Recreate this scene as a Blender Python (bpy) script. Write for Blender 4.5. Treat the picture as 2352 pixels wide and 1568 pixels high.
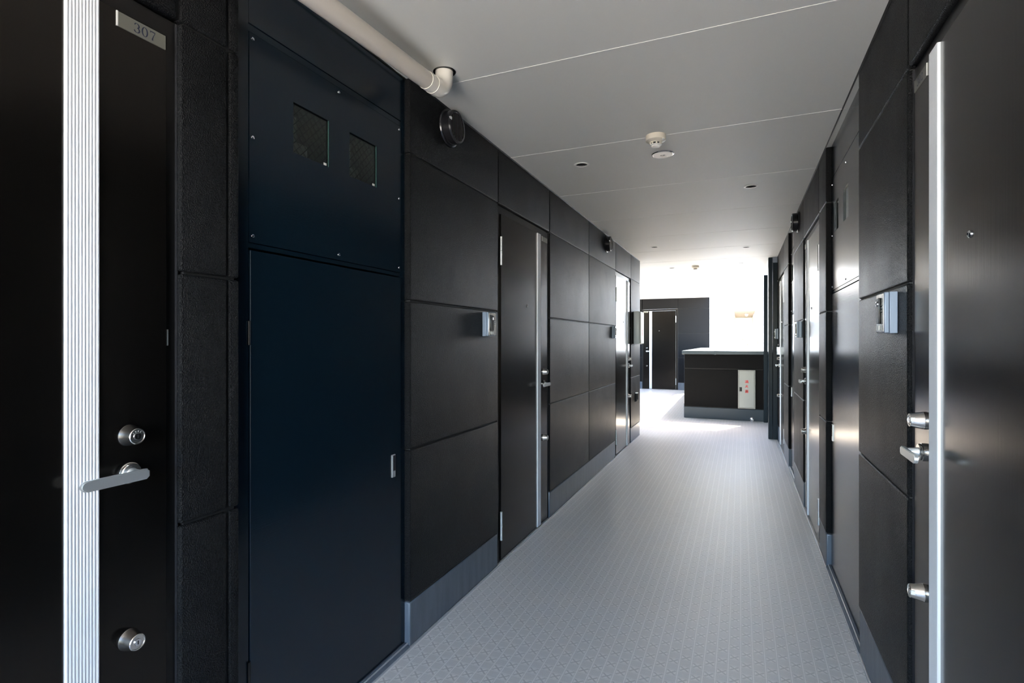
import bpy, bmesh, math
from mathutils import Vector, Matrix
PI = math.pi
S = bpy.context.scene
for o in list(bpy.data.objects): bpy.data.objects.remove(o)
C = S.collection

# ------------------------------------------------------------------ camera
cd = bpy.data.cameras.new('camera'); cam = bpy.data.objects.new('camera', cd); C.objects.link(cam)
cd.sensor_width = 36; cd.lens = 36 * 1226.6 / 2352; cd.clip_start = 0.02; cd.clip_end = 500
cam.location = (0, 0, 1.31); cam.rotation_euler = (PI / 2, 0, math.radians(23.17))
S.camera = cam

# ------------------------------------------------------------------ sky, sun, exposure
SKY, SUN, EXPO = 0.25, 3.7, 4.2
W = bpy.data.worlds.new('world'); S.world = W; W.use_nodes = True
nt = W.node_tree; bg = nt.nodes['Background']
sk = nt.nodes.new('ShaderNodeTexSky'); sk.sky_type = 'NISHITA'; sk.sun_disc = False
sk.sun_elevation = math.radians(58.9); sk.sun_rotation = math.radians(28.7)
sk.air_density = 1.0; sk.dust_density = 1.2; sk.ozone_density = 1.2
tint = nt.nodes.new('ShaderNodeMixRGB'); tint.blend_type = 'MULTIPLY'; tint.inputs[0].default_value = 1; tint.inputs[2].default_value = (1.06, 1.0, .95, 1)
nt.links.new(sk.outputs[0], tint.inputs[1]); nt.links.new(tint.outputs[0], bg.inputs[0]); bg.inputs[1].default_value = SKY
sl = bpy.data.lights.new('sun', 'SUN'); sl.energy = SUN; sl.angle = math.radians(0.9); sl.color = (1, .88, .72)
so = bpy.data.objects.new('sun', sl); C.objects.link(so); so.location = (5, 12, 20)
so.rotation_euler = Vector((.29, .53, 1.0)).to_track_quat('Z', 'Y').to_euler()
def portal(loc, rot, sx, sy):
    l = bpy.data.lights.new('sky_portal', 'AREA'); l.shape = 'RECTANGLE'; l.size = sx; l.size_y = sy
    l.cycles.is_portal = True
    o = bpy.data.objects.new('sky_portal', l); C.objects.link(o); o.location = loc; o.rotation_euler = rot
portal((-.24, 9.86, 1.8), (-PI/2, 0, 0), 1.5, 1.35)        # faces -Y into the corridor
portal((-.72, 12.1, 1.8), (0, PI/2, 0), 1.4, 4.9)          # faces -X into the passage
portal((-.42, -1.62, 1.25), (PI/2, 0, 0), 1.78, 2.4)      # faces +Y, open end behind the camera
portal((-3.98, 11.0, 2.0), (0, -PI/2, 0), .95, 6.6)        # faces +X, unseen left side opened to brighten the passage
vs = S.view_settings
S.display_settings.display_device = 'sRGB'
vs.view_transform = 'Standard'; vs.look = 'None'; vs.gamma = 1; vs.use_curve_mapping = False; vs.exposure = EXPO
S.cycles.max_bounces = 14; S.cycles.diffuse_bounces = 8; S.cycles.glossy_bounces = 6
S.cycles.caustics_reflective = False; S.cycles.caustics_refractive = False

# ------------------------------------------------------------------ materials
def mat(name, col, rough=.5, metal=0, spec=.5, bump=None, emit=None, aniso=0, coat=0):
    m = bpy.data.materials.new(name); m.use_nodes = True; t = m.node_tree; b = t.nodes['Principled BSDF']
    b.inputs['Base Color'].default_value = (*col, 1); b.inputs['Roughness'].default_value = rough
    b.inputs['Metallic'].default_value = metal; b.inputs['Specular IOR Level'].default_value = spec
    if coat: b.inputs['Coat Weight'].default_value = coat; b.inputs['Coat Roughness'].default_value = .15
    if bump: bump(t, b)
    return m
def N(t, k, **kw):
    n = t.nodes.new(k)
    for a, v in kw.items(): setattr(n, a, v)
    return n
def mth(t, op, a, b=None, c=None):
    n = t.nodes.new('ShaderNodeMath'); n.operation = op
    for i, v in enumerate((a, b, c)):
        if v is None: continue
        if isinstance(v, (int, float)): n.inputs[i].default_value = v
        else: t.links.new(v, n.inputs[i])
    return n.outputs[0]
def objco(t, scale=(1, 1, 1)):
    tc = N(t, 'ShaderNodeTexCoord'); mp = N(t, 'ShaderNodeMapping'); mp.inputs['Scale'].default_value = scale
    t.links.new(tc.outputs['Object'], mp.inputs[0]); return mp.outputs[0]
def addbump(t, b, h, strength, dist):
    bp = N(t, 'ShaderNodeBump'); bp.inputs['Strength'].default_value = strength; bp.inputs['Distance'].default_value = dist
    t.links.new(h, bp.inputs['Height']); t.links.new(bp.outputs[0], b.inputs['Normal']); return bp
def b_spray(t, b):          # sprayed stone-like coating: soft blobs a few mm across
    co = objco(t, (1, 1, .8))
    n1 = N(t, 'ShaderNodeTexNoise'); n1.inputs['Scale'].default_value = 320; n1.inputs['Detail'].default_value = 1; n1.inputs['Roughness'].default_value = .5
    t.links.new(co, n1.inputs[0])
    addbump(t, b, n1.outputs[0], 1.0, .0046)
    n3 = N(t, 'ShaderNodeTexNoise'); n3.inputs['Scale'].default_value = 5; t.links.new(co, n3.inputs[0])
    t.links.new(mth(t, 'MULTIPLY_ADD', n3.outputs[0], .12, .28), b.inputs['Roughness'])
def b_fine(sc, st, d, scale=(1, 1, 1)):
    def f(t, b):
        n = N(t, 'ShaderNodeTexNoise'); n.inputs['Scale'].default_value = sc; n.inputs['Detail'].default_value = 3
        t.links.new(objco(t, scale), n.inputs[0]); addbump(t, b, n.outputs[0], st, d)
    return f
def b_mortar(t, b):
    co = objco(t); n = N(t, 'ShaderNodeTexNoise'); n.inputs['Scale'].default_value = 6; n.inputs['Detail'].default_value = 5
    n2 = N(t, 'ShaderNodeTexNoise'); n2.inputs['Scale'].default_value = 90; n2.inputs['Detail'].default_value = 3
    t.links.new(objco(t, (4, 4, .6)), n.inputs[0]); t.links.new(co, n2.inputs[0])
    r = N(t, 'ShaderNodeValToRGB'); r.color_ramp.elements[0].position = .3; r.color_ramp.elements[1].position = .75
    r.color_ramp.elements[0].color = (.085, .105, .13, 1); r.color_ramp.elements[1].color = (.13, .155, .185, 1)
    t.links.new(n.outputs[0], r.inputs[0]); t.links.new(r.outputs[0], b.inputs['Base Color']); addbump(t, b, n2.outputs[0], .5, .001)
def b_floor(t, b):          # embossed vinyl sheet: 46 x 41 mm cells, every other one with a pressed cross
    tc = N(t, 'ShaderNodeTexCoord'); sp = N(t, 'ShaderNodeSeparateXYZ'); t.links.new(tc.outputs['Object'], sp.inputs[0])
    u0 = mth(t, 'MULTIPLY', sp.outputs[0], 1 / .046); v0 = mth(t, 'MULTIPLY', sp.outputs[1], 1 / .041)
    u = mth(t, 'SUBTRACT', mth(t, 'FRACT', u0), .5); v = mth(t, 'SUBTRACT', mth(t, 'FRACT', v0), .5)
    au = mth(t, 'ABSOLUTE', u); av = mth(t, 'ABSOLUTE', v)
    par = mth(t, 'MODULO', mth(t, 'ABSOLUTE', mth(t, 'ADD', mth(t, 'FLOOR', u0), mth(t, 'FLOOR', v0))), 2)
    lineu = mth(t, 'SMOOTH_MIN', 1, 1, 0)
    ridge_u = mth(t, 'MULTIPLY', mth(t, 'GREATER_THAN', au, .455), 1.0)
    ridge_v = mth(t, 'MULTIPLY', mth(t, 'GREATER_THAN', av, .46), .7)
    dia = mth(t, 'ABSOLUTE', mth(t, 'SUBTRACT', au, av))
    rr = mth(t, 'MAXIMUM', au, av)
    cross = mth(t, 'MULTIPLY', mth(t, 'LESS_THAN', dia, .075), mth(t, 'LESS_THAN', rr, .36))
    petal = mth(t, 'MULTIPLY', mth(t, 'MULTIPLY', mth(t, 'GREATER_THAN', dia, .13), mth(t, 'LESS_THAN', rr, .38)), mth(t, 'GREATER_THAN', rr, .12))
    motif = mth(t, 'SUBTRACT', mth(t, 'MULTIPLY', petal, .8), mth(t, 'MULTIPLY', cross, .8))
    fu = mth(t, 'SINE', mth(t, 'MULTIPLY', u, 2 * PI * 6)); fv = mth(t, 'SINE', mth(t, 'MULTIPLY', v, 2 * PI * 6))
    weave = mth(t, 'MULTIPLY', mth(t, 'MULTIPLY', fu, fv), .12)
    cell = mth(t, 'ADD', mth(t, 'MULTIPLY', par, motif), mth(t, 'MULTIPLY', mth(t, 'SUBTRACT', 1, par), weave))
    grid = mth(t, 'MAXIMUM', ridge_u, ridge_v)
    n = N(t, 'ShaderNodeTexNoise'); n.inputs['Scale'].default_value = 420; n.inputs['Detail'].default_value = 2
    t.links.new(tc.outputs['Object'], n.inputs[0])
    h = mth(t, 'ADD', mth(t, 'MAXIMUM', cell, grid), mth(t, 'MULTIPLY', n.outputs[0], .5))
    addbump(t, b, h, 1.0, .0017)
    n2 = N(t, 'ShaderNodeTexNoise'); n2.inputs['Scale'].default_value = 2.2; n2.inputs['Detail'].default_value = 4
    t.links.new(tc.outputs['Object'], n2.inputs[0])
    t.links.new(mth(t, 'MULTIPLY_ADD', n2.outputs[0], .08, .21), b.inputs['Roughness'])
    mx = N(t, 'ShaderNodeMixRGB'); mx.inputs[1].default_value = (.485, .468, .445, 1); mx.inputs[2].default_value = (.95, .92, .87, 1)
    f = mth(t, 'ADD', mth(t, 'ADD', mth(t, 'MULTIPLY', grid, .32), mth(t, 'MULTIPLY', cell, .32)), mth(t, 'MULTIPLY_ADD', n.outputs[0], .5, .1)); t.links.new(f, mx.inputs[0]); t.links.new(mx.outputs[0], b.inputs['Base Color'])  # light and shade of the embossing painted in: ridges and petals paler, crosses darker
def b_ceil(t, b):
    tc = N(t, 'ShaderNodeTexCoord'); sp = N(t, 'ShaderNodeSeparateXYZ'); t.links.new(tc.outputs['Object'], sp.inputs[0])
    f = mth(t, 'ABSOLUTE', mth(t, 'SUBTRACT', mth(t, 'FRACT', mth(t, 'MULTIPLY', sp.outputs[1], 1 / .0965)), .5))
    addbump(t, b, mth(t, 'GREATER_THAN', f, .485), .25, .0006)
def b_brush(t, b):
    n = N(t, 'ShaderNodeTexNoise'); n.inputs['Scale'].default_value = 1; n.inputs['Detail'].default_value = 2
    t.links.new(objco(t, (3, 3, 260)), n.inputs[0]); addbump(t, b, n.outputs[0], .12, .0006)
def b_glass(t, b):          # wired glass: diagonal wires inside the pane
    tc = N(t, 'ShaderNodeTexCoord'); sp = N(t, 'ShaderNodeSeparateXYZ'); t.links.new(tc.outputs['Object'], sp.inputs[0])
    p = mth(t, 'ADD', sp.outputs[0], sp.outputs[2]); q = mth(t, 'SUBTRACT', sp.outputs[0], sp.outputs[2])
    def ln(k): return mth(t, 'LESS_THAN', mth(t, 'ABSOLUTE', mth(t, 'SUBTRACT', mth(t, 'FRACT', mth(t, 'MULTIPLY', k, 1 / .03)), .5)), .035)
    w = mth(t, 'MAXIMUM', ln(p), ln(q))
    mx = N(t, 'ShaderNodeMixRGB'); mx.inputs[1].default_value = (.75, .9, .84, 1); mx.inputs[2].default_value = (.02, .04, .03, 1); t.links.new(w, mx.inputs[0]); t.links.new(mx.outputs[0], b.inputs['Base Color'])
    t.links.new(mth(t, 'SUBTRACT', 1, mth(t, 'MULTIPLY', w, .35)), b.inputs['Transmission Weight'])

M = dict(
    spray=mat('sprayed_black_coating', (.0085, .0090, .0098), .36, bump=b_spray, spec=.5),
    back=mat('joint_black', (.008, .008, .008), .6),
    mortar=mat('grey_mortar', (.11, .12, .135), .36, bump=b_mortar),
    door=mat('satin_dark_door', (.0032, .0028, .0026), .21, spec=.36, bump=b_fine(3, .06, .001, (40, 40, 1))),
    frame=mat('black_door_frame', (.003, .003, .0033), .3, spec=.35),
    navy=mat('blue_black_panel', (.0035, .0105, .0185), .22, spec=.45, bump=b_brush),
    alu=mat('fluted_aluminium', (.9, .92, .96), .5, .6),
    steel=mat('brushed_steel', (.62, .6, .57), .22, 1),
    dullsteel=mat('dull_steel', (.20, .19, .175), .36, 1),
    mortarb=mat('blue_grey_skirting', (.035, .055, .075), .5, bump=b_fine(60, .3, .001)),
    metergrey=mat('meter_grey', (.12, .12, .11), .5),
    satin=mat('satin_nickel', (.80, .82, .82), .38, .85),
    chrome=mat('chrome', (.8, .8, .82), .1, 1),
    dark=mat('dark_metal', (.10, .10, .11), .2, .8),
    plate=mat('number_plate_metal', (.24, .235, .2), .4, .7),
    ink=mat('navy_ink', (.008, .012, .04), .4),
    white=mat('white_plastic', (.75, .74, .7), .35),
    cream=mat('cream_plastic', (.72, .66, .55), .35),
    pipe=mat('cream_pipe', (.62, .57, .5), .32),
    elbow=mat('ivory_elbow', (.86, .82, .73), .22),
    ceil=mat('ceiling_board', (.65, .655, .62), .55, bump=b_ceil),
    joint=mat('joint_strip_white', (.72, .72, .69), .4),
    floor=mat('embossed_vinyl', (.2, .2, .21), .36, bump=b_floor),
    bead=mat('clear_sealant', (.4, .4, .4), .12, bump=b_fine(160, 1, .003)),
    blackp=mat('black_plastic', (.012, .012, .014), .2),
    slate=mat('slate_box', (.25, .30, .38), .35, .1),
    column=mat('blue_grey_steel', (.006, .016, .026), .28),
    boxgrey=mat('grey_box_paint', (.78, .83, .86), .3),
    coping=mat('coping_metal', (.05, .07, .085), .35, .1),
    red=mat('red_print', (.6, .02, .02), .5),
    outer=mat('white_render', (.82, .79, .73), .7),
    ground=mat('pale_ground', (.6, .56, .5), .8),
    beige=mat('beige_soffit', (.12, .104, .078), .7),
    leafm=mat('leaf', (.2, .35, .05), .6),
    petal=mat('petal', (.6, .2, .08), .6),
    glass=mat('wired_glass', (.8, .9, .85), .04, bump=b_glass),
    gedge=mat('glass_edge', (.03, .06, .055), .1, spec=.5),
    conc=mat('concrete_sill', (.09, .085, .075), .6, bump=b_mortar),
)
for k_, tn in (('floor', (1, .95, .88)), ('door', (1, .87, .76)), ('spray', (1, .94, .88)), ('frame', (1, .92, .85))):
    M[k_].node_tree.nodes['Principled BSDF'].inputs['Specular Tint'].default_value = (*tn, 1)
M['glass'].node_tree.nodes['Principled BSDF'].inputs['IOR'].default_value = 1.45
M['spray'].node_tree.nodes['Principled BSDF'].inputs['IOR'].default_value = 1.17
M['column'].node_tree.nodes['Principled BSDF'].inputs['IOR'].default_value = 1.25

# ------------------------------------------------------------------ helpers
def BM(): return bmesh.new()
def box(bm, x0, x1, y0, y1, z0, z1, bev=0, seg=2):
    x0, x1 = sorted((x0, x1)); y0, y1 = sorted((y0, y1)); z0, z1 = sorted((z0, z1))
    v = [bm.verts.new((x, y, z)) for x in (x0, x1) for y in (y0, y1) for z in (z0, z1)]
    fs = [bm.faces.new([v[i] for i in q]) for q in ((0, 1, 3, 2), (4, 6, 7, 5), (0, 4, 5, 1), (2, 3, 7, 6), (0, 2, 6, 4), (1, 5, 7, 3))]
    if bev:
        bev = min(bev, .45 * min(x1 - x0, y1 - y0, z1 - z0))
        es = list({e for f in fs for e in f.edges})
        bmesh.ops.bevel(bm, geom=es, offset=bev, segments=seg, profile=.5, affect='EDGES')
    return bm
def basis(ax):
    a = Vector(ax).normalized(); h = Vector((0, 0, 1)) if abs(a.z) < .9 else Vector((1, 0, 0))
    u = a.cross(h).normalized(); return a, u, a.cross(u)
def lathe(bm, prof, c, ax, n=32):       # prof: (radius, distance along axis)
    a, u, w = basis(ax); c = Vector(c); rings = []
    for r, h in prof:
        if r < 1e-6: rings.append([bm.verts.new(c + a * h)])
        else: rings.append([bm.verts.new(c + a * h + (u * math.cos(2*PI*i/n) + w * math.sin(2*PI*i/n)) * r) for i in range(n)])
    for A, B in zip(rings, rings[1:]):
        for i in range(n):
            j = (i + 1) % n
            if len(A) == 1 and len(B) == 1: continue
            if len(A) == 1: bm.faces.new((A[0], B[i], B[j]))
            elif len(B) == 1: bm.faces.new((A[i], B[0], A[j]))
            else: bm.faces.new((A[i], B[i], B[j], A[j]))
    return bm
def prism(bm, pts, lo, hi, axis='z'):   # outline extruded along an axis
    def P(p, t): return {'z': (p[0], p[1], t), 'y': (p[0], t, p[1]), 'x': (t, p[0], p[1])}[axis]
    A = [bm.verts.new(P(p, lo)) for p in pts]; B = [bm.verts.new(P(p, hi)) for p in pts]; n = len(pts)
    bm.faces.new(A); bm.faces.new(B)
    for i in range(n): bm.faces.new((A[i], A[(i+1) % n], B[(i+1) % n], B[i]))
    return bm
def sweep(bm, path, r, n=24):
    P = [Vector(p) for p in path]; rings = []
    for i, p in enumerate(P):
        d = (P[min(i+1, len(P)-1)] - P[max(i-1, 0)]).normalized(); a, u, w = basis(d)
        u = Vector((1, 0, 0)); u = (u - d * u.dot(d)).normalized(); w = d.cross(u)
        rr = r[i] if isinstance(r, list) else r
        rings.append([bm.verts.new(p + (u * math.cos(2*PI*k/n) + w * math.sin(2*PI*k/n)) * rr) for k in range(n)])
    for A, B in zip(rings, rings[1:]):
        for k in range(n): bm.faces.new((A[k], B[k], B[(k+1) % n], A[(k+1) % n]))
    bm.faces.new(rings[0]); bm.faces.new(rings[-1]); return bm
def obj(name, bm, m, parent=None, smooth=False, **tags):
    bmesh.ops.recalc_face_normals(bm, faces=bm.faces)
    me = bpy.data.meshes.new(name); bm.to_mesh(me); bm.free()
    me.materials.append(M[m] if isinstance(m, str) else m)
    if smooth:
        for p in me.polygons: p.use_smooth = True
        me.set_sharp_from_angle(angle=math.radians(21))
    o = bpy.data.objects.new(name, me); C.objects.link(o)
    if parent: o.parent = parent
    for k, v in tags.items(): o[k] = v
    return o
def thing(name, label, cat, loc=(0, 0, 0), rotz=0, group=None, kind=None):
    o = bpy.data.objects.new(name, None); C.objects.link(o); o.location = loc; o.rotation_euler = (0, 0, rotz)
    o.empty_display_size = .1
    o['label'] = label; o['category'] = cat
    if group: o['group'] = group
    if kind: o['kind'] = kind
    return o
def dup(o, parent=None):
    c = o.copy(); C.objects.link(c); c.parent = parent
    for ch in list(o.children): dup(ch, c)
    return c
def place(proto, first, loc, rotz, label, group=None, name=None):
    o = proto if first else dup(proto)
    o.location = loc; o.rotation_euler = (0, 0, rotz); o['label'] = label
    if group: o['group'] = group
    if name: o.name = name
    return o
LEFT, RIGHT = PI / 2, -PI / 2      # wall-mounted things: local -Y points out of the wall, +X to the viewer's right
L, R, CZ = -1.30, .456, 2.437      # wall faces, ceiling height
YB, YP, YF = -1.6, 9.65, 14.5      # open end behind the camera, parapet face, far wall

# ------------------------------------------------------------------ floor
bm = BM()
def fz(y): return 0 if y < 9.9 else min(.045, .045 * (y - 9.9) / 2.6)
ys = [YB - .6, 7.5, 9.9, 12.5, YF + .2]
for x0, x1, y0, y1 in ((-1.5, 2.0, ys[0], ys[1]), (-4.1, 2.0, ys[1], ys[2]), (-4.1, -.74, ys[2], ys[3]), (-4.1, -.74, ys[3], ys[4])):
    v = [bm.verts.new(p) for p in ((x0, y0, fz(y0)), (x1, y0, fz(y0)), (x1, y1, fz(y1)), (x0, y1, fz(y1)),
         (x0, y0, -.2), (x1, y0, -.2), (x1, y1, -.2), (x0, y1, -.2))]
    for q in ((0, 1, 2, 3), (4, 7, 6, 5), (0, 4, 5, 1), (1, 5, 6, 2), (2, 6, 7, 3), (3, 7, 4, 0)): bm.faces.new([v[i] for i in q])
obj('floor', bm, 'floor', kind='structure', label='grey embossed vinyl sheet floor with small crossed squares along the corridor', category='floor')

# ------------------------------------------------------------------ ceiling
ceil = obj('ceiling', box(box(BM(), -4.1, 2.0, YB - .6, 9.68, 2.58, 2.75), -4.1, -.74, 9.68, YF + .3, 2.58, 2.75), 'ceil', kind='structure',
           label='pale grey board ceiling with thin cross seams', category='ceiling')
holes = [(-1.135, 1.943, .045)]
LIGHTS = [(-.931, 3.305), (.07, 4.254), (-.945, 6.525), (.062, 6.956), (-.969, 8.483)]
holes += [(x, y, .0405) for x, y in LIGHTS]
seams = [YB - .6, -.815, .15, 1.098, 2.045, 3.01, 3.965, 4.925, 5.89, 6.85, 7.81, 8.77, 9.68]
boards = [(-1.32 if b_ < 7.9 else -4.1, 2.0 if b_ > 7.7 else .50, a_, b_) for a_, b_ in zip(seams, seams[1:])]
boards += [(-4.1, -.74, a_, b_) for a_, b_ in ((9.68, 10.64), (10.64, 11.6), (11.6, 12.56), (12.56, 13.52), (13.52, YF + .1))]
for x0, x1, y0, y1 in boards:
    bb = obj('ceiling_board', box(BM(), x0, x1, y0 + .001, y1 - .001, CZ, CZ + .012), 'ceil', ceil)
    mine = [h for h in holes if y0 < h[1] < y1]
    if mine:
        c = BM()
        for hx, hy, hr in mine: lathe(c, [(0, -.05), (hr, -.05), (hr, .05), (0, .05)], (hx, hy, CZ), (0, 0, 1), 40)
        co = obj('cutter', c, 'ceil'); md = bb.modifiers.new('b', 'BOOLEAN'); md.object = co; md.solver = 'EXACT'
        dg = bpy.context.evaluated_depsgraph_get(); me = bpy.data.meshes.new_from_object(bb.evaluated_get(dg))
        bb.modifiers.clear(); bb.data = me; me.name = 'ceiling_board'; bpy.data.objects.remove(co)
for y in seams[1:-1]:
    x0, x1 = (-4.1, 1.9) if y > 7.7 else (-1.30, .47)
    obj('joint_strip', box(BM(), x0, x1, y - .0035, y + .0035, CZ - .0015, CZ + .004, .0007), 'joint', ceil)

# ------------------------------------------------------------------ side walls
ROWS = [(.197, .842), (.848, 1.482), (1.488, 2.115), (2.121, CZ)]
def wall(name, X, sgn, cols, tops, solid, baseb, label):
    # sgn: direction of the wall's body; panels 35 mm thick stand in front of a recessed backing
    bm = BM()
    for y0, y1 in solid: box(bm, X + sgn * .0075, X + sgn * .24, y0 + .012, y1 - .012, 0, CZ + .01)
    box(bm, X + sgn * .24, X + sgn * .30, solid[0][0] + .012, solid[-1][1] - .012, 0, CZ + .14)
    for y0, y1 in tops: box(bm, X + sgn * .0075, X + sgn * .24, y0 - .012, y1 + .012, 2.125, CZ + .01)
    w = obj(name, bm, 'back', kind='structure', label=label, category='wall')
    for y0, y1 in cols:
        for z0, z1 in ROWS[:3]: obj('wall_panel', box(BM(), X, X + sgn * .035, y0, y1, z0, z1, .007, 3), 'spray', w, True)
    allc = sorted(cols + tops)
    for y0, y1 in allc: obj('wall_panel', box(BM(), X, X + sgn * .035, y0, y1, ROWS[3][0], CZ + .006, .007, 3), 'spray', w, True)
    b = BM()
    for y0, y1 in baseb: box(b, X + sgn * .003, X + sgn * .036, y0 + .002, y1 - .002, 0, .19, .007, 2)
    return w, b
LC = [(YB, -.008), (.911, 1.045), (1.051, 1.083), (1.929, 2.832), (3.751, 4.8625), (4.8675, 6.017), (6.936, 7.611)]
LT = [(-.001, .903), (2.839, 3.743), (6.024, 6.928)]
wl, b = wall('wall_left', L, -1, LC, LT, [(YB, -.005), (.911, 1.083), (1.929, 2.835), (3.751, 6.02), (6.936, 7.611)],
         [(YB, -.005), (.911, 1.083), (1.929, 2.835), (3.751, 6.02), (6.936, 7.611)],
         'black textured left corridor wall of large sprayed panels with recessed joints')
obj('baseboard_left', b, 'mortar', None, True, kind='structure', label='grey mortar skirting along the foot of the left wall', category='baseboard')
# end of the left wall, turning into the passage
e = obj('wall_corner', box(BM(), -4.1, L - .012, 7.38, 7.60, 0, CZ + .1), 'back', kind='structure', label='black panelled wall turning left at the end of the left corridor wall', category='wall')
for z0, z1 in ROWS: obj('wall_panel', box(BM(), -4.0, L - .001, 7.58, 7.613, z0, z1, .008, 2), 'spray', e, True)
RC = [(YB, .996), (1.920, 2.637), (3.572, 3.871), (4.795, 5.596), (6.234, 6.846), (7.770, 9.64)]
RT = [(1.004, 1.912), (3.879, 4.787), (6.854, 7.762)]
wr, b = wall('wall_right', R, 1, RC, RT, [(YB, 1.0), (1.920, 2.637), (3.572, 3.875), (4.791, 5.60), (6.23, 6.85), (7.766, 9.64)],
         [(YB, 1.0), (1.920, 2.637), (3.572, 3.875), (4.791, 5.60), (6.23, 6.85), (7.766, 9.64)],
         'black textured right corridor wall of large sprayed panels with recessed joints')
obj('baseboard_right', b, 'mortar', None, True, kind='structure', label='grey mortar skirting along the foot of the right wall', category='baseboard')
for i, (xw, y0, y1, s_) in enumerate(((L, YB, 7.60, 1), (R, YB, 9.60, -1))):
    b = BM(); pts = [(xw - s_*.003, .0), (xw + s_*.006, .0), (xw + s_*.004, .003), (xw - s_*.001, .0045)]
    prism(b, pts, y0, y1, 'y')
    obj('trim_%d' % (i+1), b, 'bead', kind='structure', label='thin clear sealant bead where the floor meets the %s wall' % ('left', 'right')[i], category='sealant')
    b = BM(); prism(b, [(xw, CZ), (xw + s_*.005, CZ), (xw, CZ - .006)], y0, y1, 'y')  # left strip stands in for a thin shadow, right one is caulk
    obj('trim_%d' % (i+3), b, 'back', kind='structure', label='black line (painted shadow on the left side, sealant on the right) where the ceiling meets the %s wall' % ('left', 'right')[i], category='sealant')

# ------------------------------------------------------------------ far passage: parapet, far wall, left wall
pw = obj('wall_parapet', box(box(BM(), -.892, .70, YP + .008, YP + .18, -.2, 1.10), -.892, -.75, YP + .15, YF, -.2, 1.10), 'back', kind='structure',
         label='low black textured parapet wall across the end of the corridor', category='parapet')
obj('wall_panel', box(BM(), -.892, .46, YP, YP + .05, .20, .838, .006, 2), 'spray', pw, True)
obj('wall_panel', box(BM(), -.892, .46, YP, YP + .05, .852, 1.092, .006, 2), 'spray', pw, True)
for y0, y1 in ((YP + .06, 12.0), (12.01, YF - .01)):
    obj('wall_panel', box(BM(), -.9, -.86, y0, y1, .20, .838, .006, 2), 'spray', pw, True)
    obj('wall_panel', box(BM(), -.9, -.86, y0, y1, .852, 1.092, .006, 2), 'spray', pw, True)
obj('coping', box(BM(), -.93, -.395, YP - .035, YP + .215, 1.092, 1.152, .006), 'coping', pw, True)
obj('coping', box(BM(), -.392, .70, YP - .035, YP + .215, 1.092, 1.152, .006), 'coping', pw, True)
obj('coping', box(BM(), -.93, -.72, YP + .217, YF, 1.092, 1.152, .006), 'coping', pw, True)
obj('coping_joint', box(BM(), -.41, -.378, YP - .037, YP + .217, 1.085, 1.154, .003), 'coping', pw, True)
b = box(box(BM(), -.896, .46, YP - .012, YP + .05, 0, .19, .006), -.905, -.86, YP + .052, YF, 0, .235, .006)
obj('baseboard_parapet', b, 'mortarb', None, True, kind='structure', label='blue-grey mortar skirting along the foot of the low parapet', category='baseboard')
dz = .045
fw = obj('wall_far', box(box(box(BM(), -4.1, -2.41, YF + .01, YF + .24, 0, CZ + .01), -1.51, -.735, YF + .01, YF + .24, 0, CZ + .01), -2.42, -1.50, YF + .01, YF + .24, 2.17, CZ + .01),
         'back', kind='structure', label='black panelled wall with a door at the far end of the passage', category='wall')
for x0, x1 in ((-4.1, -2.42), (-1.496, -.725)):
    for z0, z1 in ROWS[:3]: obj('wall_panel', box(BM(), x0, x1, YF, YF + .035, z0 + dz, z1 + dz, .006, 2), 'spray', fw, True)
for x0, x1 in ((-4.1, -2.42), (-2.412, -1.504), (-1.496, -.725)):
    obj('wall_panel', box(BM(), x0, x1, YF, YF + .035, 2.167, CZ + .005, .006, 2), 'spray', fw, True)
obj('baseboard_far', box(box(BM(), -4.1, -2.42, YF + .003, YF + .04, 0, .235, .005), -1.496, -.735, YF + .003, YF + .04, 0, .235, .005), 'mortar', None, True,
    kind='structure', label='pale grey skirting on both sides of the far door', category='baseboard')
pl = obj('wall_passage_lowered', box(BM(), -4.2, -4.0, 7.4, YF + .2, -.2, 1.5), 'back', kind='structure', label='unseen black side wall of the far passage, lowered to a parapet to let light in', category='parapet')  # unseen wall cut low so extra daylight fills the passage
for k in range(7):
    for z0, z1 in ((.2, .838), (.852, 1.495)): obj('wall_panel', box(BM(), -4.0, -3.965, 7.5 + k * 1.0, 8.49 + k * 1.0, z0 + dz, z1, .006, 1), 'spray', pl, True)
obj('coping', box(BM(), -4.23, -3.94, 7.4, YF, 1.5, 1.55, .005), 'coping', pl, True)

# ------------------------------------------------------------------ doors
def seg_text(strokes, ox, oz, sc, y, bm, th=.0004):
    # strokes: lists of (x, z, half-width); ribbons of small depth
    for st in strokes:
        pr = []
        for i, (x, z, w) in enumerate(st):
            a = st[max(i-1, 0)]; c = st[min(i+1, len(st)-1)]
            dx, dz_ = c[0] - a[0], c[1] - a[1]; l = math.hypot(dx, dz_) or 1
            nx, nz = -dz_ / l * w, dx / l * w
            pr.append(((x + nx, z + nz), (x - nx, z - nz)))
        for (a, b_), (c, d) in zip(pr, pr[1:]):
            P = [(ox + p[0] * sc, oz + p[1] * sc) for p in (a, b_, d, c)]
            prism(bm, P, y, y - th, 'y')
def arc(cx, cz, rx, rz, a0, a1, n, w0, w1):
    out = []
    for i in range(n + 1):
        a = math.radians(a0 + (a1 - a0) * i / n); s = abs(math.cos(a))
        out.append((cx + rx * math.cos(a), cz + rz * math.sin(a), w0 + (w1 - w0) * s))
    return out
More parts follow.
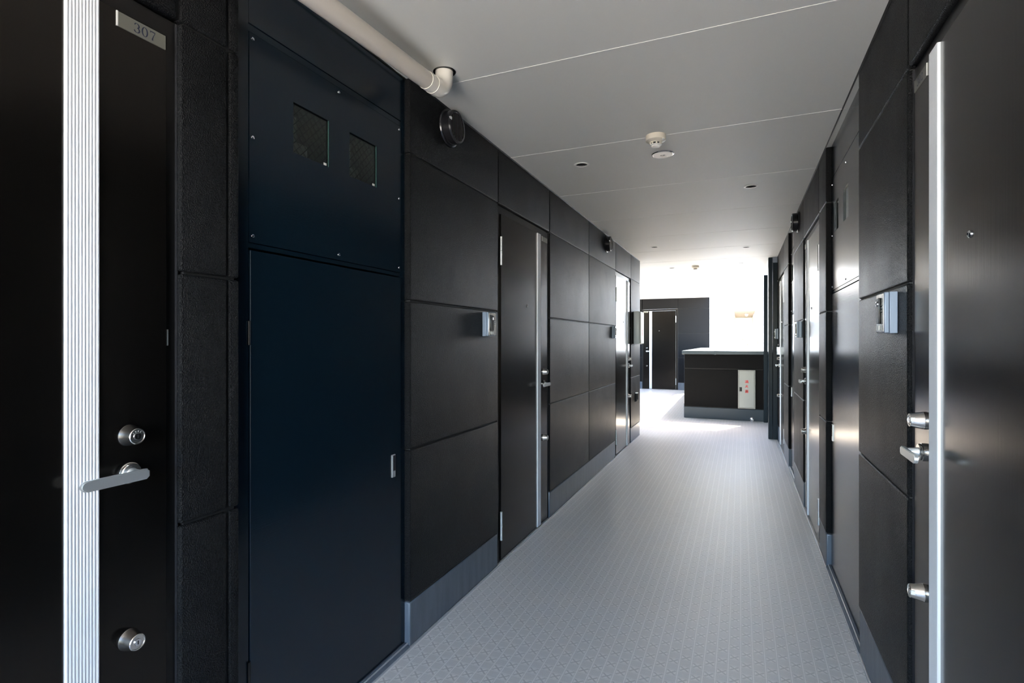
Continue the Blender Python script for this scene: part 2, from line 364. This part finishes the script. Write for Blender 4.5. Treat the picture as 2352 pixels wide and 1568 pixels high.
DIG = {
 '3': [arc(.28, .74, .24, .25, 150, -80, 12, .02, .07), arc(.28, .27, .28, .27, 80, -150, 12, .02, .075), [(.03, .82, .05), (.12, .82, .05)], [(-.02, .16, .055), (.10, .16, .055)]],
 '0': [arc(.28, .5, .27, .5, 0, 360, 28, .02, .07)],
 '7': [[(.0, .95, .05), (.56, .95, .05)], [(.01, 1.0, .03), (.03, .78, .02)], [(.56, .95, .02), (.36, .5, .035), (.26, .2, .06), (.25, .02, .075)]],
 '2': [arc(.28, .72, .24, .27, 160, -20, 12, .02, .075), [(.49, .6, .05), (.25, .3, .03), (.04, .04, .03)], [(.03, .05, .05), (.54, .05, .06), (.56, .22, .015)], [(.02, .78, .06), (.12, .78, .06)]],
}
def build_door(h, number):
    # h=+1: latch on the viewer's right; opening 0.916 wide centred on x=0
    t = thing('door', 'door', 'door', kind='structure')
    x_l, x_h = h * .429, -h * .398
    b = BM()
    box(b, h * .458, h * .4305, .018, .12, 0, 2.115); box(b, -h * .458, -h * .400, .018, .12, 0, 2.115)
    box(b, -h * .400, h * .4305, .018, .12, 2.0725, 2.115); box(b, -h * .400, h * .4305, .022, .12, 0, .010)
    obj('door_frame', b, 'frame', t)
    b = BM()
    for s_ in (1, -1): box(b, s_ * .4579, s_ * .4545, .011, .018, 0, 2.112)
    obj('frame_edge', b, 'dark', t)
    leaf = obj('door_leaf', box(BM(), x_l, x_h, .010, .05, .012, 2.069, .0015, 1), 'door', t)
    # fluted aluminium strip
    xs0 = h * .274; pts = []; n = 10; w = .065; d0 = .004
    for i in range(n):
        for k in range(6):
            a = k / 6; pts.append((xs0 - h * w * (i + a) / n, .0038 - .0016 * math.sin(PI * a) if k else .0042))
    pts = [(xs0, .0105)] + pts + [(xs0 - h * w, .0045), (xs0 - h * w, .0105)]
    st = obj('fluted_strip', prism(BM(), pts, .012, 2.069), 'alu', t)
    lx = h * .338
    for z in (1.092, .618):
        k = obj('lock', lathe(BM(), [(0, 0), (.0245, 0), (.0245, .004), (.0235, .006), (.0182, .034), (.017, .0355), (.0155, .0355), (.0150, .0335), (0, .0335)], (lx, .010, z), (0, -1, 0), 40), 'steel', t, True)
        obj('key_cylinder', lathe(BM(), [(0, 0), (.0075, 0), (.0078, .0015), (.0072, .0028), (0, .0028)], (lx, -.0235, z), (0, -1, 0), 24), 'chrome', k, True)
        obj('keyhole', box(BM(), lx - .0012, lx + .0012, -.0266, -.0258, z - .0045, z + .0045), 'back', k)
        if h < 0: obj('sticker', box(BM(), lx + .0180, lx + .0216, -.026, -.016, z - .002, z + .009), 'white', k)
    # lever handle, pointing to the hinge side
    zc = 1.005
    ro = obj('rosette', lathe(BM(), [(0, 0), (.0245, 0), (.0245, .007), (.0225, .0085), (.0225, .013), (.021, .015), (0, .015)], (lx, .010, zc), (0, -1, 0), 40), 'steel', t, True)
    b = lathe(BM(), [(.0, .014), (.013, .014), (.0112, .02), (.0105, .035), (.0115, .046), (0, .046)], (lx, .010, zc), (0, -1, 0), 24)
    out = []
    for a in range(0, 181, 20):
        out.append((lx - h * (.112 + .0118 * math.sin(math.radians(a))), zc + .0118 * math.cos(math.radians(a))))
    out += [(lx + h * .010, zc - .0118), (lx + h * .0165, zc - .006), (lx + h * .0165, zc + .006), (lx + h * .010, zc + .0118)]
    bb_ = BM(); prism(bb_, out, -.034, -.043, 'y')
    bmesh.ops.bevel(bb_, geom=[e_ for e_ in bb_.edges if abs(e_.verts[0].co.y - e_.verts[1].co.y) < 1e-5], offset=.0018, segments=2, affect='EDGES')
    me = bpy.data.meshes.new('x'); bb_.to_mesh(me); b.from_mesh(me); bb_.free()
    # wedge that thickens the root of the lever towards the door
    prism(b, [(lx + h * .0155, -.031), (lx + h * .0155, -.036), (lx - h * .022, -.036), (lx - h * .010, -.029), (lx + h * .010, -.029)], zc - .0105, zc + .0105, 'z')
    obj('lever_handle', b, 'satin', t, True)
    obj('peephole', lathe(BM(), [(0, 0), (.0085, 0), (.0085, .002), (.006, .004), (.005, .003), (0, .0025)], (h * .02, .010, 1.547), (0, -1, 0), 20), 'chrome', t, True)
    for z in (.215, 1.848):
        k = obj('hinge', lathe(lathe(BM(), [(0, 0), (.0075, 0), (.0075, .083), (0, .083)], (-h * .404, .006, z - .084), (0, 0, 1), 24), [(0, 0), (.0075, 0), (.0075, .083), (0, .083)], (-h * .404, .006, z + .001), (0, 0, 1), 24), 'satin', t, True)
    # number plate in the top latch corner
    p0, p1 = sorted((x_l - h * .004, x_l - h * .116))
    pt = obj('number_plate', box(BM(), p0, p1, .008, .0105, 2.031, 2.0655, .0005, 1), 'plate', t)
    obj('plate_edge', box(BM(), (p0 if h > 0 else p1) - .0015, (p0 if h > 0 else p1) + .0015, .0072, .0105, 2.031, 2.0655), 'white', pt)
    if number:
        ox = p0 + (.037 if h > 0 else .028)
        for dch in number:
            b = BM(); seg_text(DIG[dch], ox, 2.0375, .0215, .008, b); obj('numeral', b, 'ink', pt); ox += .0185
    # small cap at lever level on the strike side
    obj('strike_cap', box(BM(), h * .4308, h * .434, .012, .018, 1.30, 1.34), 'satin', t)
    return t
dL = build_door(1, '307'); dR = build_door(-1, '302')
ZD = -.0
place(dL, True, (L, .453, 0), LEFT, 'dark flat apartment door numbered 307, nearest on the left', name='door_1')
place(dR, True, (R, 1.462, 0), RIGHT, 'dark flat apartment door nearest on the right, lever beside a wide bright strip', name='door_4')
def strip_nums(o):
    for ch in list(o.children):
        if ch.name.startswith('number_plate'):
            for g in list(ch.children):
                if g.name.startswith('numeral'): bpy.data.objects.remove(g)
for k, (proto, X, y, rot, lab) in enumerate((
    (dL, L, 3.293, LEFT, 'dark flat door in the middle of the left wall between two skirting runs'),
    (dL, L, 6.478, LEFT, 'farthest door of the left wall, shining pale from the daylight, by the emergency box'),
    (dR, R, 4.333, RIGHT, 'second door along the right wall, just beyond the tall meter cabinet'),
    (dR, R, 7.308, RIGHT, 'last door of the right wall, beside the blue-black steel post'))):
    o = place(proto, False, (X, y, 0), rot, lab, name='door_%d' % (2, 3, 5, 6)[k]); strip_nums(o)
o = place(dR, False, (-1.958, YF, dz), 0, 'dark door facing the camera in the wall at the far end', name='door_7'); strip_nums(o)
# engraved letters around the upper lock of the near left door
TXT = {'S': [[(.5, .9, .09), (.25, 1, .09), (.05, .8, .09), (.45, .3, .09), (.25, 0, .09), (0, .12, .09)]], 'U': [[(0, 1, .09), (0, .2, .09), (.25, 0, .09), (.5, .2, .09), (.5, 1, .09)]],
       'R': [[(0, 0, .09), (0, 1, .09), (.4, .95, .09), (.45, .6, .09), (0, .5, .09)], [(.15, .5, .09), (.5, 0, .09)]], 'E': [[(.5, 1, .09), (0, 1, .09), (0, 0, .09), (.5, 0, .09)], [(0, .5, .09), (.4, .5, .09)]]}
lk = [c for c in dL.children if c.name == 'lock' or c.name.startswith('lock')][0]
for i, ch in enumerate('SURE'):
    b = BM(); seg_text(TXT[ch], -.25, -.5, 1, 0, b, .1); a = math.radians(50 - i * 30)
    mt_ = Matrix.Translation((.338 - .0115 * math.sin(a), -.0236, 1.092 + .0115 * math.cos(a))) @ Matrix.Rotation(-a, 4, 'Y') @ Matrix.Scale(.0032, 4)
    bmesh.ops.transform(b, matrix=mt_, verts=b.verts); obj('letter', b, 'white', lk)

# ------------------------------------------------------------------ meter cabinets
def cabinet(w, fl, fr, wins, handle_left, label, loc, rot, group=None):
    t = thing('meter_cabinet', label, 'cabinet', loc, rot, group)
    x0, x1 = -w / 2, w / 2; a, c = x0 + fl, x1 - fr; F = .028
    b = BM()
    box(b, x0 + .001, a - .001, F, F + .16, 0, CZ - .001); box(b, c + .001, x1 - .001, F, F + .16, 0, CZ - .001)
    box(b, a - .001, c + .001, F, F + .05, 2.222, 2.243); box(b, a - .001, c + .001, F, F + .05, 1.586, 1.600); box(b, a - .001, c + .001, F + .14, F + .16, 0, CZ - .001)
    obj('cabinet_frame', b, 'navy', t)
    obj('fascia', box(BM(), a, c, F - .001, F + .02, 2.246, CZ - .001, .001, 1), 'navy', t)
    # screwed upper panel with two window holes
    xs = [a + .001] + [v for wn in wins for v in wn] + [c - .001]; b = BM(); z0, z1, w0, w1 = 1.602, 2.220, 1.920, 2.083
    if wins:
        box(b, xs[0], xs[-1], F - .002, F + .003, z0, w0); box(b, xs[0], xs[-1], F - .002, F + .003, w1, z1)
        for i in range(0, len(xs), 2): box(b, xs[i], xs[i+1], F - .002, F + .003, w0, w1)
    else: box(b, xs[0], xs[-1], F - .002, F + .003, z0, z1)
    up = obj('upper_panel', b, 'navy', t)
    for i in range(0, len(wins)):
        p, q = wins[i]
        pane = obj('window_pane', box(BM(), p - .006, q + .006, F + .004, F + .009, w0 - .006, w1 + .006), 'glass', t)
        obj('glass_edge', box(BM(), q - .0015, q, F - .0005, F + .004, w0, w1), 'gedge', pane)
        obj('sticker', box(BM(), q - .022, q - .008, F + .0032, F + .0039, w0 + .004, w0 + .012), 'white', pane)
        mid = (p + q) / 2 + (.01 if i else 0)
        obj('meter', box(box(BM(), mid - .055, mid + .055, F + .07, F + .13, w0 - .05, w0 + .075, .01), mid - .01, mid + .01, F + .08, F + .1, w0 + .075, w0 + .16, .003), 'metergrey', t, True)
    xm = (a + c) / 2
    for (sx, sz) in ((a + .013, 2.204), (xm, 2.204), (c - .013, 2.204), (a + .013, 1.913), (c - .013, 1.913), (a + .013, 1.622), (xm, 1.622), (c - .013, 1.622)):
        obj('screw', lathe(BM(), [(0, 0), (.0052, 0), (.0048, .002), (.003, .003), (0, .0034)], (sx, F - .002, sz), (0, -1, 0), 14), 'chrome', t, True)
    dr = obj('cabinet_door', box(BM(), a + .003, c - .003, F - .004, F + .02, .022, 1.579, .0012, 1), 'navy', t)
    hx = a + .055 if handle_left else c - .058
    h_ = obj('pull_handle', box(BM(), hx - .012, hx + .012, F - .0085, F - .003, .748, .842, .0015, 1), 'satin', dr)
    obj('handle_grip', box(BM(), hx - .005, hx + .009, F - .0092, F - .008, .775, .838), 'dark', dr)
    for ly in (.30, 1.30): obj('hinge', lathe(BM(), [(0, 0), (.004, 0), (.004, .07), (0, .07)], ((c + .001) if handle_left else (a - .001), F - .003, ly), (0, 0, 1), 12), 'frame', t, True)
    obj('sill', prism(BM(), [(-.001, 0), (F + .05, 0), (F + .05, .018), (F - .006, .018), (-.001, .004)], x0 + .001, x1 - .001, 'x'), 'conc', t, label='grey concrete sill')
    obj('sill_trim', box(BM(), x0 + .002, x1 - .002, .010, .013, .0135, .0205), 'satin', t)
    return t
cabinet(.846, .054, .030, [(-.200, -.036), (.069, .231)], False, 'tall blue-black meter cabinet on the left wall with two small wired windows', (L, 1.506, 0), LEFT)
cabinet(.935, .030, .030, [(-.353, -.21), (-.067, .073)], True, 'tall meter cabinet on the right wall reflecting daylight, with two square windows', (R, 3.1045, 0), RIGHT)
cabinet(.63, .030, .030, [(-.22, -.08), (.04, .18)], True, 'narrow meter cabinet far along the right wall, between the second and last doors', (R, 5.915, 0), RIGHT)

# ------------------------------------------------------------------ intercoms
def build_intercom():
    t = thing('intercom', 'x', 'intercom')
    obj('base', box(BM(), -.049, .049, -.022, -.0005, -.066, .066, .002), 'slate', t, True)
    obj('housing', box(BM(), -.048, .048, -.036, -.0225, -.065, .065, .003), 'slate', t, True)
    fp = obj('front_plate', box(BM(), -.045, .045, -.0395, -.0365, -.061, .061, .0012), 'steel', t, True)
    obj('lens_window', box(BM(), -.03, .012, -.0445, -.040, -.035, .05, .004), 'blackp', t, True)
    obj('camera_lens', lathe(BM(), [(0, 0), (.009, 0), (.009, .002), (.004, .003), (0, .002)], (-.010, -.0445, .030), (0, -1, 0), 20), 'chrome', t, True)
    obj('call_button', box(BM(), -.026, .008, -.0435, -.040, -.056, -.040, .002), 'white', t, True)
    obj('speaker_slots', box(box(box(BM(), .018, .038, -.0400, -.0392, .02, .023), .018, .038, -.0400, -.0392, .010, .013), .018, .038, -.0400, -.0392, .0, .003), 'back', t)
    return t
ic = build_intercom()
ICS = [((R, 2.073, 1.402), RIGHT, 'slate grey intercom on the right wall beside the nearest right door'),
       ((L, 2.672, 1.405), LEFT, 'slate grey intercom on the left wall just before the middle door'),
       ((L, 5.875, 1.412), LEFT, 'dark intercom farther along the left wall, next to the farthest left door'),
       ((R, 4.944, 1.408), RIGHT, 'dark intercom on the right wall beyond the second door lever'),
       ((R, 7.858, 1.41), RIGHT, 'dark intercom squeezed between the last right door and the steel post')]
for i, (l_, r_, s_) in enumerate(ICS): place(ic, i == 0, l_, r_, s_, 'intercoms beside the apartment doors')

# ------------------------------------------------------------------ round vent caps
def build_vent():
    t = thing('vent_cap', 'x', 'vent')
    obj('flange', lathe(BM(), [(0, 0), (.088, 0), (.090, .004), (.088, .010), (.082, .013), (0, .013)], (0, 0, 0), (0, -1, 0), 40), 'blackp', t, True)
    obj('hood', lathe(BM(), [(.078, .012), (.078, .045), (.075, .051), (.066, .053), (.064, .050), (.064, .018), (0, .018)], (0, 0, 0), (0, -1, 0), 40), 'blackp', t, True)
    for k in range(-4, 5):
        x = k * .0135; h_ = math.sqrt(.064 ** 2 - x * x)
        obj('slat', box(BM(), x - .0015, x + .0045, -.050, -.032, -h_, h_), 'blackp', t)
    obj('clip', box(BM(), -.074, -.060, -.055, -.046, .012, .024, .001), 'satin', t)
    return t
vc = build_vent()
for i, (l_, r_, s_) in enumerate((((L, 2.255, 2.340), LEFT, 'round black vent cap high on the left wall, near the pipe elbow'),
      ((L, 5.56, 2.335), LEFT, 'round black vent cap high on the left wall, farther back near the ceiling'),
      ((R, 5.16, 2.330), RIGHT, 'round black vent cap high on the right wall against the ceiling edge'))):
    place(vc, i == 0, l_, r_, s_, 'round vent caps under the ceiling')

# ------------------------------------------------------------------ ceiling fittings
def build_downlight():
    t = thing('downlight', 'x', 'light')
    obj('trim_ring', lathe(BM(), [(.0355, .004), (.0365, -.004), (.047, -.003), (.0485, .0), (.0385, .0)], (0, 0, 0), (0, 0, 1), 40), 'joint', t, True)
    obj('reflector', lathe(BM(), [(.0358, .0), (.0345, .02), (.030, .055), (.028, .062)], (0, 0, 0), (0, 0, 1), 40), 'dark', t, True)
    obj('lamp_face', lathe(BM(), [(0, .060), (.03, .060), (.03, .064), (0, .064)], (0, 0, 0), (0, 0, 1), 24), 'satin', t, True)
    return t
dl = build_downlight()
for i, ((x, y), s_) in enumerate(zip(LIGHTS, ('nearest unlit recessed downlight, on the left half of the ceiling', 'second recessed downlight, on the right half of the ceiling',
      'small recessed downlight on the left half of the ceiling, level with the far left door', 'small recessed downlight on the right half of the ceiling near the last door',
      'farthest pale downlight left of the distant smoke detector'))):
    place(dl, i == 0, (x, y, CZ), 0, s_, 'recessed downlights in the ceiling')
def build_smoke():
    t = thing('smoke_detector', 'x', 'smoke detector')
    obj('base', lathe(BM(), [(0, 0), (.054, 0), (.054, .026), (.052, .029), (.034, .037), (.032, .038), (0, .038)], (0, 0, 0), (0, 0, -1), 40), 'cream', t, True)
    obj('neck', lathe(BM(), [(0, .037), (.024, .037), (.024, .052), (0, .052)], (0, 0, 0), (0, 0, -1), 32), 'blackp', t, True)
    b = lathe(BM(), [(.0235, .037), (.033, .038), (.032, .041), (.0235, .041)], (0, 0, 0), (0, 0, -1), 40)
    for k in range(8):
        a = 2 * PI * k / 8; m_ = Matrix.Rotation(a, 4, 'Z'); q = BM(); box(q, .0255, .0305, -.0035, .0035, -.052, -.038)
        bmesh.ops.transform(q, matrix=m_, verts=q.verts); me = bpy.data.meshes.new('q'); q.to_mesh(me); b.from_mesh(me); q.free()
    obj('cage', b, 'cream', t, True)
    obj('cap', lathe(BM(), [(0, .050), (.0305, .050), (.0305, .053), (.024, .056), (.022, .061), (0, .062)], (0, 0, 0), (0, 0, -1), 32), 'white', t, True)
    q = BM(); box(q, .030, .055, -.005, .005, -.034, -.028, .001); obj('indicator', q, 'white', t)
    return t
sm = build_smoke()
place(sm, True, (-.427, 3.0, CZ), -.5, 'round cream smoke detector hanging from the near ceiling, on the seam', 'ceiling smoke detectors')
place(sm, False, (-.62, 8.40, CZ), 0, 'distant small smoke detector on the bright far ceiling', 'ceiling smoke detectors')
t = thing('emergency_light', 'round white flush emergency light with two dark lenses, just behind the near smoke detector', 'emergency light', (-.43, 3.31, CZ))
obj('rim', lathe(BM(), [(0, 0), (.066, 0), (.066, .002), (.060, .005), (.0, .005)], (0, 0, 0), (0, 0, -1), 40), 'chrome', t, True)
dsk = obj('disc', lathe(BM(), [(0, .004), (.058, .004), (.056, .0075), (0, .0085)], (0, 0, 0), (0, 0, -1), 40), 'white', t, True)
for x in (-.008, .008): obj('lens', lathe(BM(), [(0, .0078), (.0075, .0078), (.0065, .010), (0, .011)], (x, 0, 0), (0, 0, -1), 20), 'blackp', dsk, True)
obj('test_button', lathe(BM(), [(0, .008), (.002, .008), (.002, .010), (0, .010)], (.022, .022, 0), (0, 0, -1), 12), 'satin', dsk, True)
# access hatch
t = thing('access_hatch', 'square ceiling access hatch with bright metal edges over the far end', 'hatch', (-.22, 8.58, CZ))
b = BM(); hw, hh = .255, .25
for a_ in ((-hw, -hw + .022, -hh, hh), (hw - .022, hw, -hh, hh), (-hw, hw, -hh, -hh + .022), (-hw, hw, hh - .022, hh)): box(b, a_[0], a_[1], a_[2], a_[3], -.004, -.0002, .001)
obj('hatch_frame', b, 'alu', t); obj('hatch_panel', box(BM(), -hw + .024, hw - .024, -hh + .024, hh - .024, -.0025, -.0003), 'ceil', t)

# ------------------------------------------------------------------ drain pipe under the ceiling
t = thing('drain_pipe', 'cream plastic drain pipe running under the ceiling above the left meter cabinet', 'pipe', (-1.14, 1.943, CZ))
def P(y, z, x=0): return (x, y - 1.943, z - CZ)
obj('pipe_run', sweep(BM(), [P(-1.5, 2.197, -.03), P(1.84, 2.343)], .0335, 36), 'pipe', t, True)
b = sweep(BM(), [P(1.80, 2.341), P(1.845, 2.344), P(1.8452, 2.344), P(1.87, 2.346)] + [P(1.87 + .0725 * math.sin(a), 2.418 - .0725 * math.cos(a)) for a in [math.radians(k) for k in range(10, 91, 10)]] + [P(1.943, 2.47)],
          [.0352, .0352, .0365, .0365] + [.037] * 9 + [.0365], 36)
obj('elbow', b, 'elbow', t, True, label='glossy ivory elbow turning up into the ceiling')
b = BM(); lathe(b, [(.038, .002), (.0465, .002), (.0465, -.0015), (.038, -.0015)], P(1.943, CZ), (0, 0, 1), 40)
obj('hole_rim', b, 'blackp', t, True)

# ------------------------------------------------------------------ steel portal at the right end
t = thing('steel_frame', 'blue-black steel post and lintel frame standing at the right end of the corridor', 'steel frame', (0, 0, 0))
obj('post', box(BM(), .344, .394, 7.95, 8.06, 0, CZ - .001, .003), 'column', t, True)
obj('post', box(BM(), .398, R - .001, 7.965, 8.06, 0, 2.365, .003), 'column', t, True)
obj('cap_block', box(BM(), .360, R - .001, 7.955, 8.06, 2.368, CZ - .001, .002), 'slate', t, True)
obj('post', box(BM(), .419, R + .004, 9.60, 9.632, 0, 2.385), 'column', t)  # added to narrow the gap and stop a stray streak of sun
obj('lintel', box(BM(), .345, .40, 8.062, 9.56, 2.385, 2.43, .003), 'alu', t, True)
obj('post', box(BM(), .345, .404, 9.56, 9.632, 0, 2.385, .003), 'column', t, True)

# ------------------------------------------------------------------ fire extinguisher cabinet with red characters
t = thing('extinguisher_cabinet', 'brushed steel fire extinguisher cabinet with red characters on the parapet wall', 'cabinet', (.092, YP, .519))
obj('frame', box(box(box(box(BM(), -.132, -.118, -.022, 0, -.319, .319, .002), .118, .132, -.022, 0, -.319, .319, .002), -.118, .118, -.022, 0, .305, .319, .002), -.118, .118, -.022, 0, -.319, -.305, .002), 'dullsteel', t)
dr = obj('cabinet_door', box(BM(), -.116, .116, -.019, 0, -.303, .303, .0015), 'dullsteel', t)
obj('latch', box(BM(), -.108, -.070, -.021, -.0185, -.035, .035, .003), 'back', dr)
K = {
 'water_fire': None,
 '消': [[(.08, .92), (.2, .8)], [(.02, .68), (.14, .56)], [(.04, .05), (.2, .4)], [(.62, 1), (.62, .7)], [(.38, .92), (.47, .76)], [(.88, .92), (.77, .76)],
        [(.36, 0), (.36, .66), (.9, .66), (.9, .06), (.78, .04)], [(.36, .46), (.9, .46)], [(.36, .27), (.9, .27)]],
 '火': [[(.5, .95), (.48, .5), (.08, .05)], [(.5, .5), (.92, .05)], [(.2, .72), (.27, .45)], [(.82, .75), (.68, .5)]],
 '器': [[(.12, .68), (.12, .95), (.42, .95), (.42, .68), (.12, .68)], [(.58, .68), (.58, .95), (.88, .95), (.88, .68), (.58, .68)],
        [(.12, .03), (.12, .28), (.42, .28), (.42, .03), (.12, .03)], [(.58, .03), (.58, .28), (.88, .28), (.88, .03), (.58, .03)],
        [(.04, .5), (.96, .5)], [(.5, .64), (.42, .48), (.1, .34)], [(.52, .5), (.9, .34)], [(.66, .62), (.74, .56)]]}
for ch, zc in (('消', .102), ('火', .024), ('器', -.058)):
    b = BM(); seg_text([[(x, z, .08) for x, z in s_] for s_ in K[ch]], -.024, zc - .0, .052, -.0191, b, .0008); obj('character', b, 'red', dr)

t = thing('pipe_outlet', 'small round chrome outlet low on the parapet skirting', 'outlet', (.175, YP - .012, .03))
obj('dome', lathe(BM(), [(0, .0), (.036, .0), (.034, .012), (.022, .026), (0, .032)], (0, 0, 0), (0, -1, 0), 28), 'chrome', t, True)

# ------------------------------------------------------------------ emergency box and socket at the end of the left wall
t = thing('emergency_box', 'slate sided emergency box with a white front at the end of the left wall', 'box', (L, 7.18, 1.49))
t.rotation_euler = (0, 0, LEFT)
obj('back_gasket', box(BM(), -.125, .125, -.012, -.0005, -.212, .212, .01), 'blackp', t, True)
obj('housing', box(BM(), -.127, .127, -.088, -.012, -.215, .215, .012, 3), 'boxgrey', t, True)
fr = obj('front_cover', box(BM(), -.12, .122, -.105, -.088, -.21, .21, .012, 3), 'white', t, True)
obj('red_mark', box(BM(), -.03, .05, -.1056, -.105, -.11, -.02, .0002, 1), 'red', fr)
t = thing('wall_socket', 'small black covered socket low on the left wall, under the emergency box', 'socket', (L, 7.24, .565)); t.rotation_euler = (0, 0, LEFT)
obj('plate', box(BM(), -.04, .04, -.008, -.0005, -.065, .065, .003), 'blackp', t, True)
obj('cover', box(BM(), -.034, .034, -.035, -.008, -.055, .05, .006), 'blackp', t, True)
obj('cap', box(BM(), -.034, .034, -.036, -.006, .0505, .06, .003), 'satin', t, True)
# lock box by the last right door
t = thing('key_lock_box', 'small grey key lock box fixed above the lever of the last right door', 'key box', (R + .010, 7.665, 1.19)); t.rotation_euler = (0, 0, RIGHT)
obj('body', box(BM(), -.032, .032, -.036, -.0005, -.05, .05, .005), 'satin', t, True)
obj('dial', box(BM(), -.018, .018, -.040, -.035, -.035, .02, .002), 'dark', t, True)
obj('shackle', sweep(BM(), [(-.02, -.018, .045), (-.02, -.018, .07), (-.012, -.018, .085), (.012, -.018, .085), (.02, -.018, .07), (.02, -.018, .045)], .004, 12), 'chrome', t, True)

# ------------------------------------------------------------------ outside
obj('ground', box(BM(), -80, 80, -80, 120, -8.4, -8.2), 'ground', kind='structure', label='pale open ground far below the corridor', category='ground')
t = thing('neighbour_building', 'overexposed white building wing beyond the parapet with a beige soffit recess', 'building', (0, 21.5, 0))
b = BM(); box(b, -9, -.22, 0, .3, -8, 8.5); box(b, .50, 14, 0, .3, -8, 8.5); box(b, -.22, .50, 0, .3, 2.46, 8.5); box(b, -.22, .50, 0, .3, -8, 1.05)
box(b, -.5, -.22, .3, 6.2, -.2, 2.46); box(b, .50, .8, .3, 6.2, -.2, 2.46); box(b, -.5, .8, 6.0, 6.2, -.2, 2.46)
obj('facade', b, 'outer', t)
sf = obj('soffit', box(BM(), -.22, .50, .02, 6.0, 2.437, 2.46), 'beige', t)
obj('soffit_lamp', lathe(BM(), [(0, 0), (.07, 0), (.07, .06), (.04, .12), (0, .13)], (.22, 1.8, 2.437), (0, 0, -1), 20), 'chrome', sf, True)
obj('downpipe', lathe(BM(), [(0, 0), (.03, 0), (.03, .5), (0, .5)], (.46, -.04, 1.80), (0, 0, 1), 12), 'slate', t, True)
t = thing('potted_shrub', 'pale green shrub standing outside beyond the parapet', 'plant', (.13, 15.2, .55))
import random
rnd = random.Random(4); b = BM()
for k in range(90):
    p = Vector((rnd.gauss(0, .09), rnd.gauss(0, .09), .55 + rnd.uniform(-.2, .25))); d = Vector((rnd.uniform(-1, 1), rnd.uniform(-1, 1), rnd.uniform(-.2, 1))).normalized() * .07
    s_ = d.cross(Vector((0, 0, 1))).normalized() * .018
    vv = [b.verts.new(q) for q in (p, p + d * .5 + s_, p + d, p + d * .5 - s_)]; b.faces.new(vv)
obj('foliage', b, 'leafm', t, kind='stuff')
obj('pot', lathe(BM(), [(0, 0), (.10, 0), (.14, .25), (.125, .25), (.12, .22), (0, .22)], (0, 0, 0), (0, 0, 1), 24), 'outer', t, True)
obj('stem', lathe(BM(), [(.012, .2), (.010, .6)], (0, 0, 0), (0, 0, 1), 8), 'beige', t, True)
t = thing('flower_stem', 'small orange flower in a slim white pot outside, near the steel frame', 'plant', (.42, 15.2, .55))
obj('blossom', lathe(BM(), [(0, .69), (.04, .70), (.055, .77), (.03, .81), (0, .79)], (0, 0, 0), (0, 0, 1), 10), 'petal', t)
obj('pot', lathe(BM(), [(0, 0), (.05, 0), (.06, .3), (.05, .3), (.05, .28), (0, .28)], (0, 0, 0), (0, 0, 1), 20), 'outer', t, True)
obj('stem', lathe(BM(), [(.006, .27), (.005, .70)], (0, 0, 0), (0, 0, 1), 6), 'leafm', t)
lg = obj('planter_ledge', box(BM(), -.72, 5, 15.0, 15.4, -8, .55), 'outer', label='low white outdoor ledge carrying the plants beyond the parapet', category='ledge')
# open end behind the camera
pb = obj('wall_back', box(BM(), -1.5, .7, YB - .18, YB, -.2, .35), 'mortar', kind='structure', label='low wall at the open end of the corridor behind the camera', category='parapet')
obj('coping', box(BM(), -1.5, .7, YB - .2, YB + .02, .35, .40, .005), 'coping', pb)
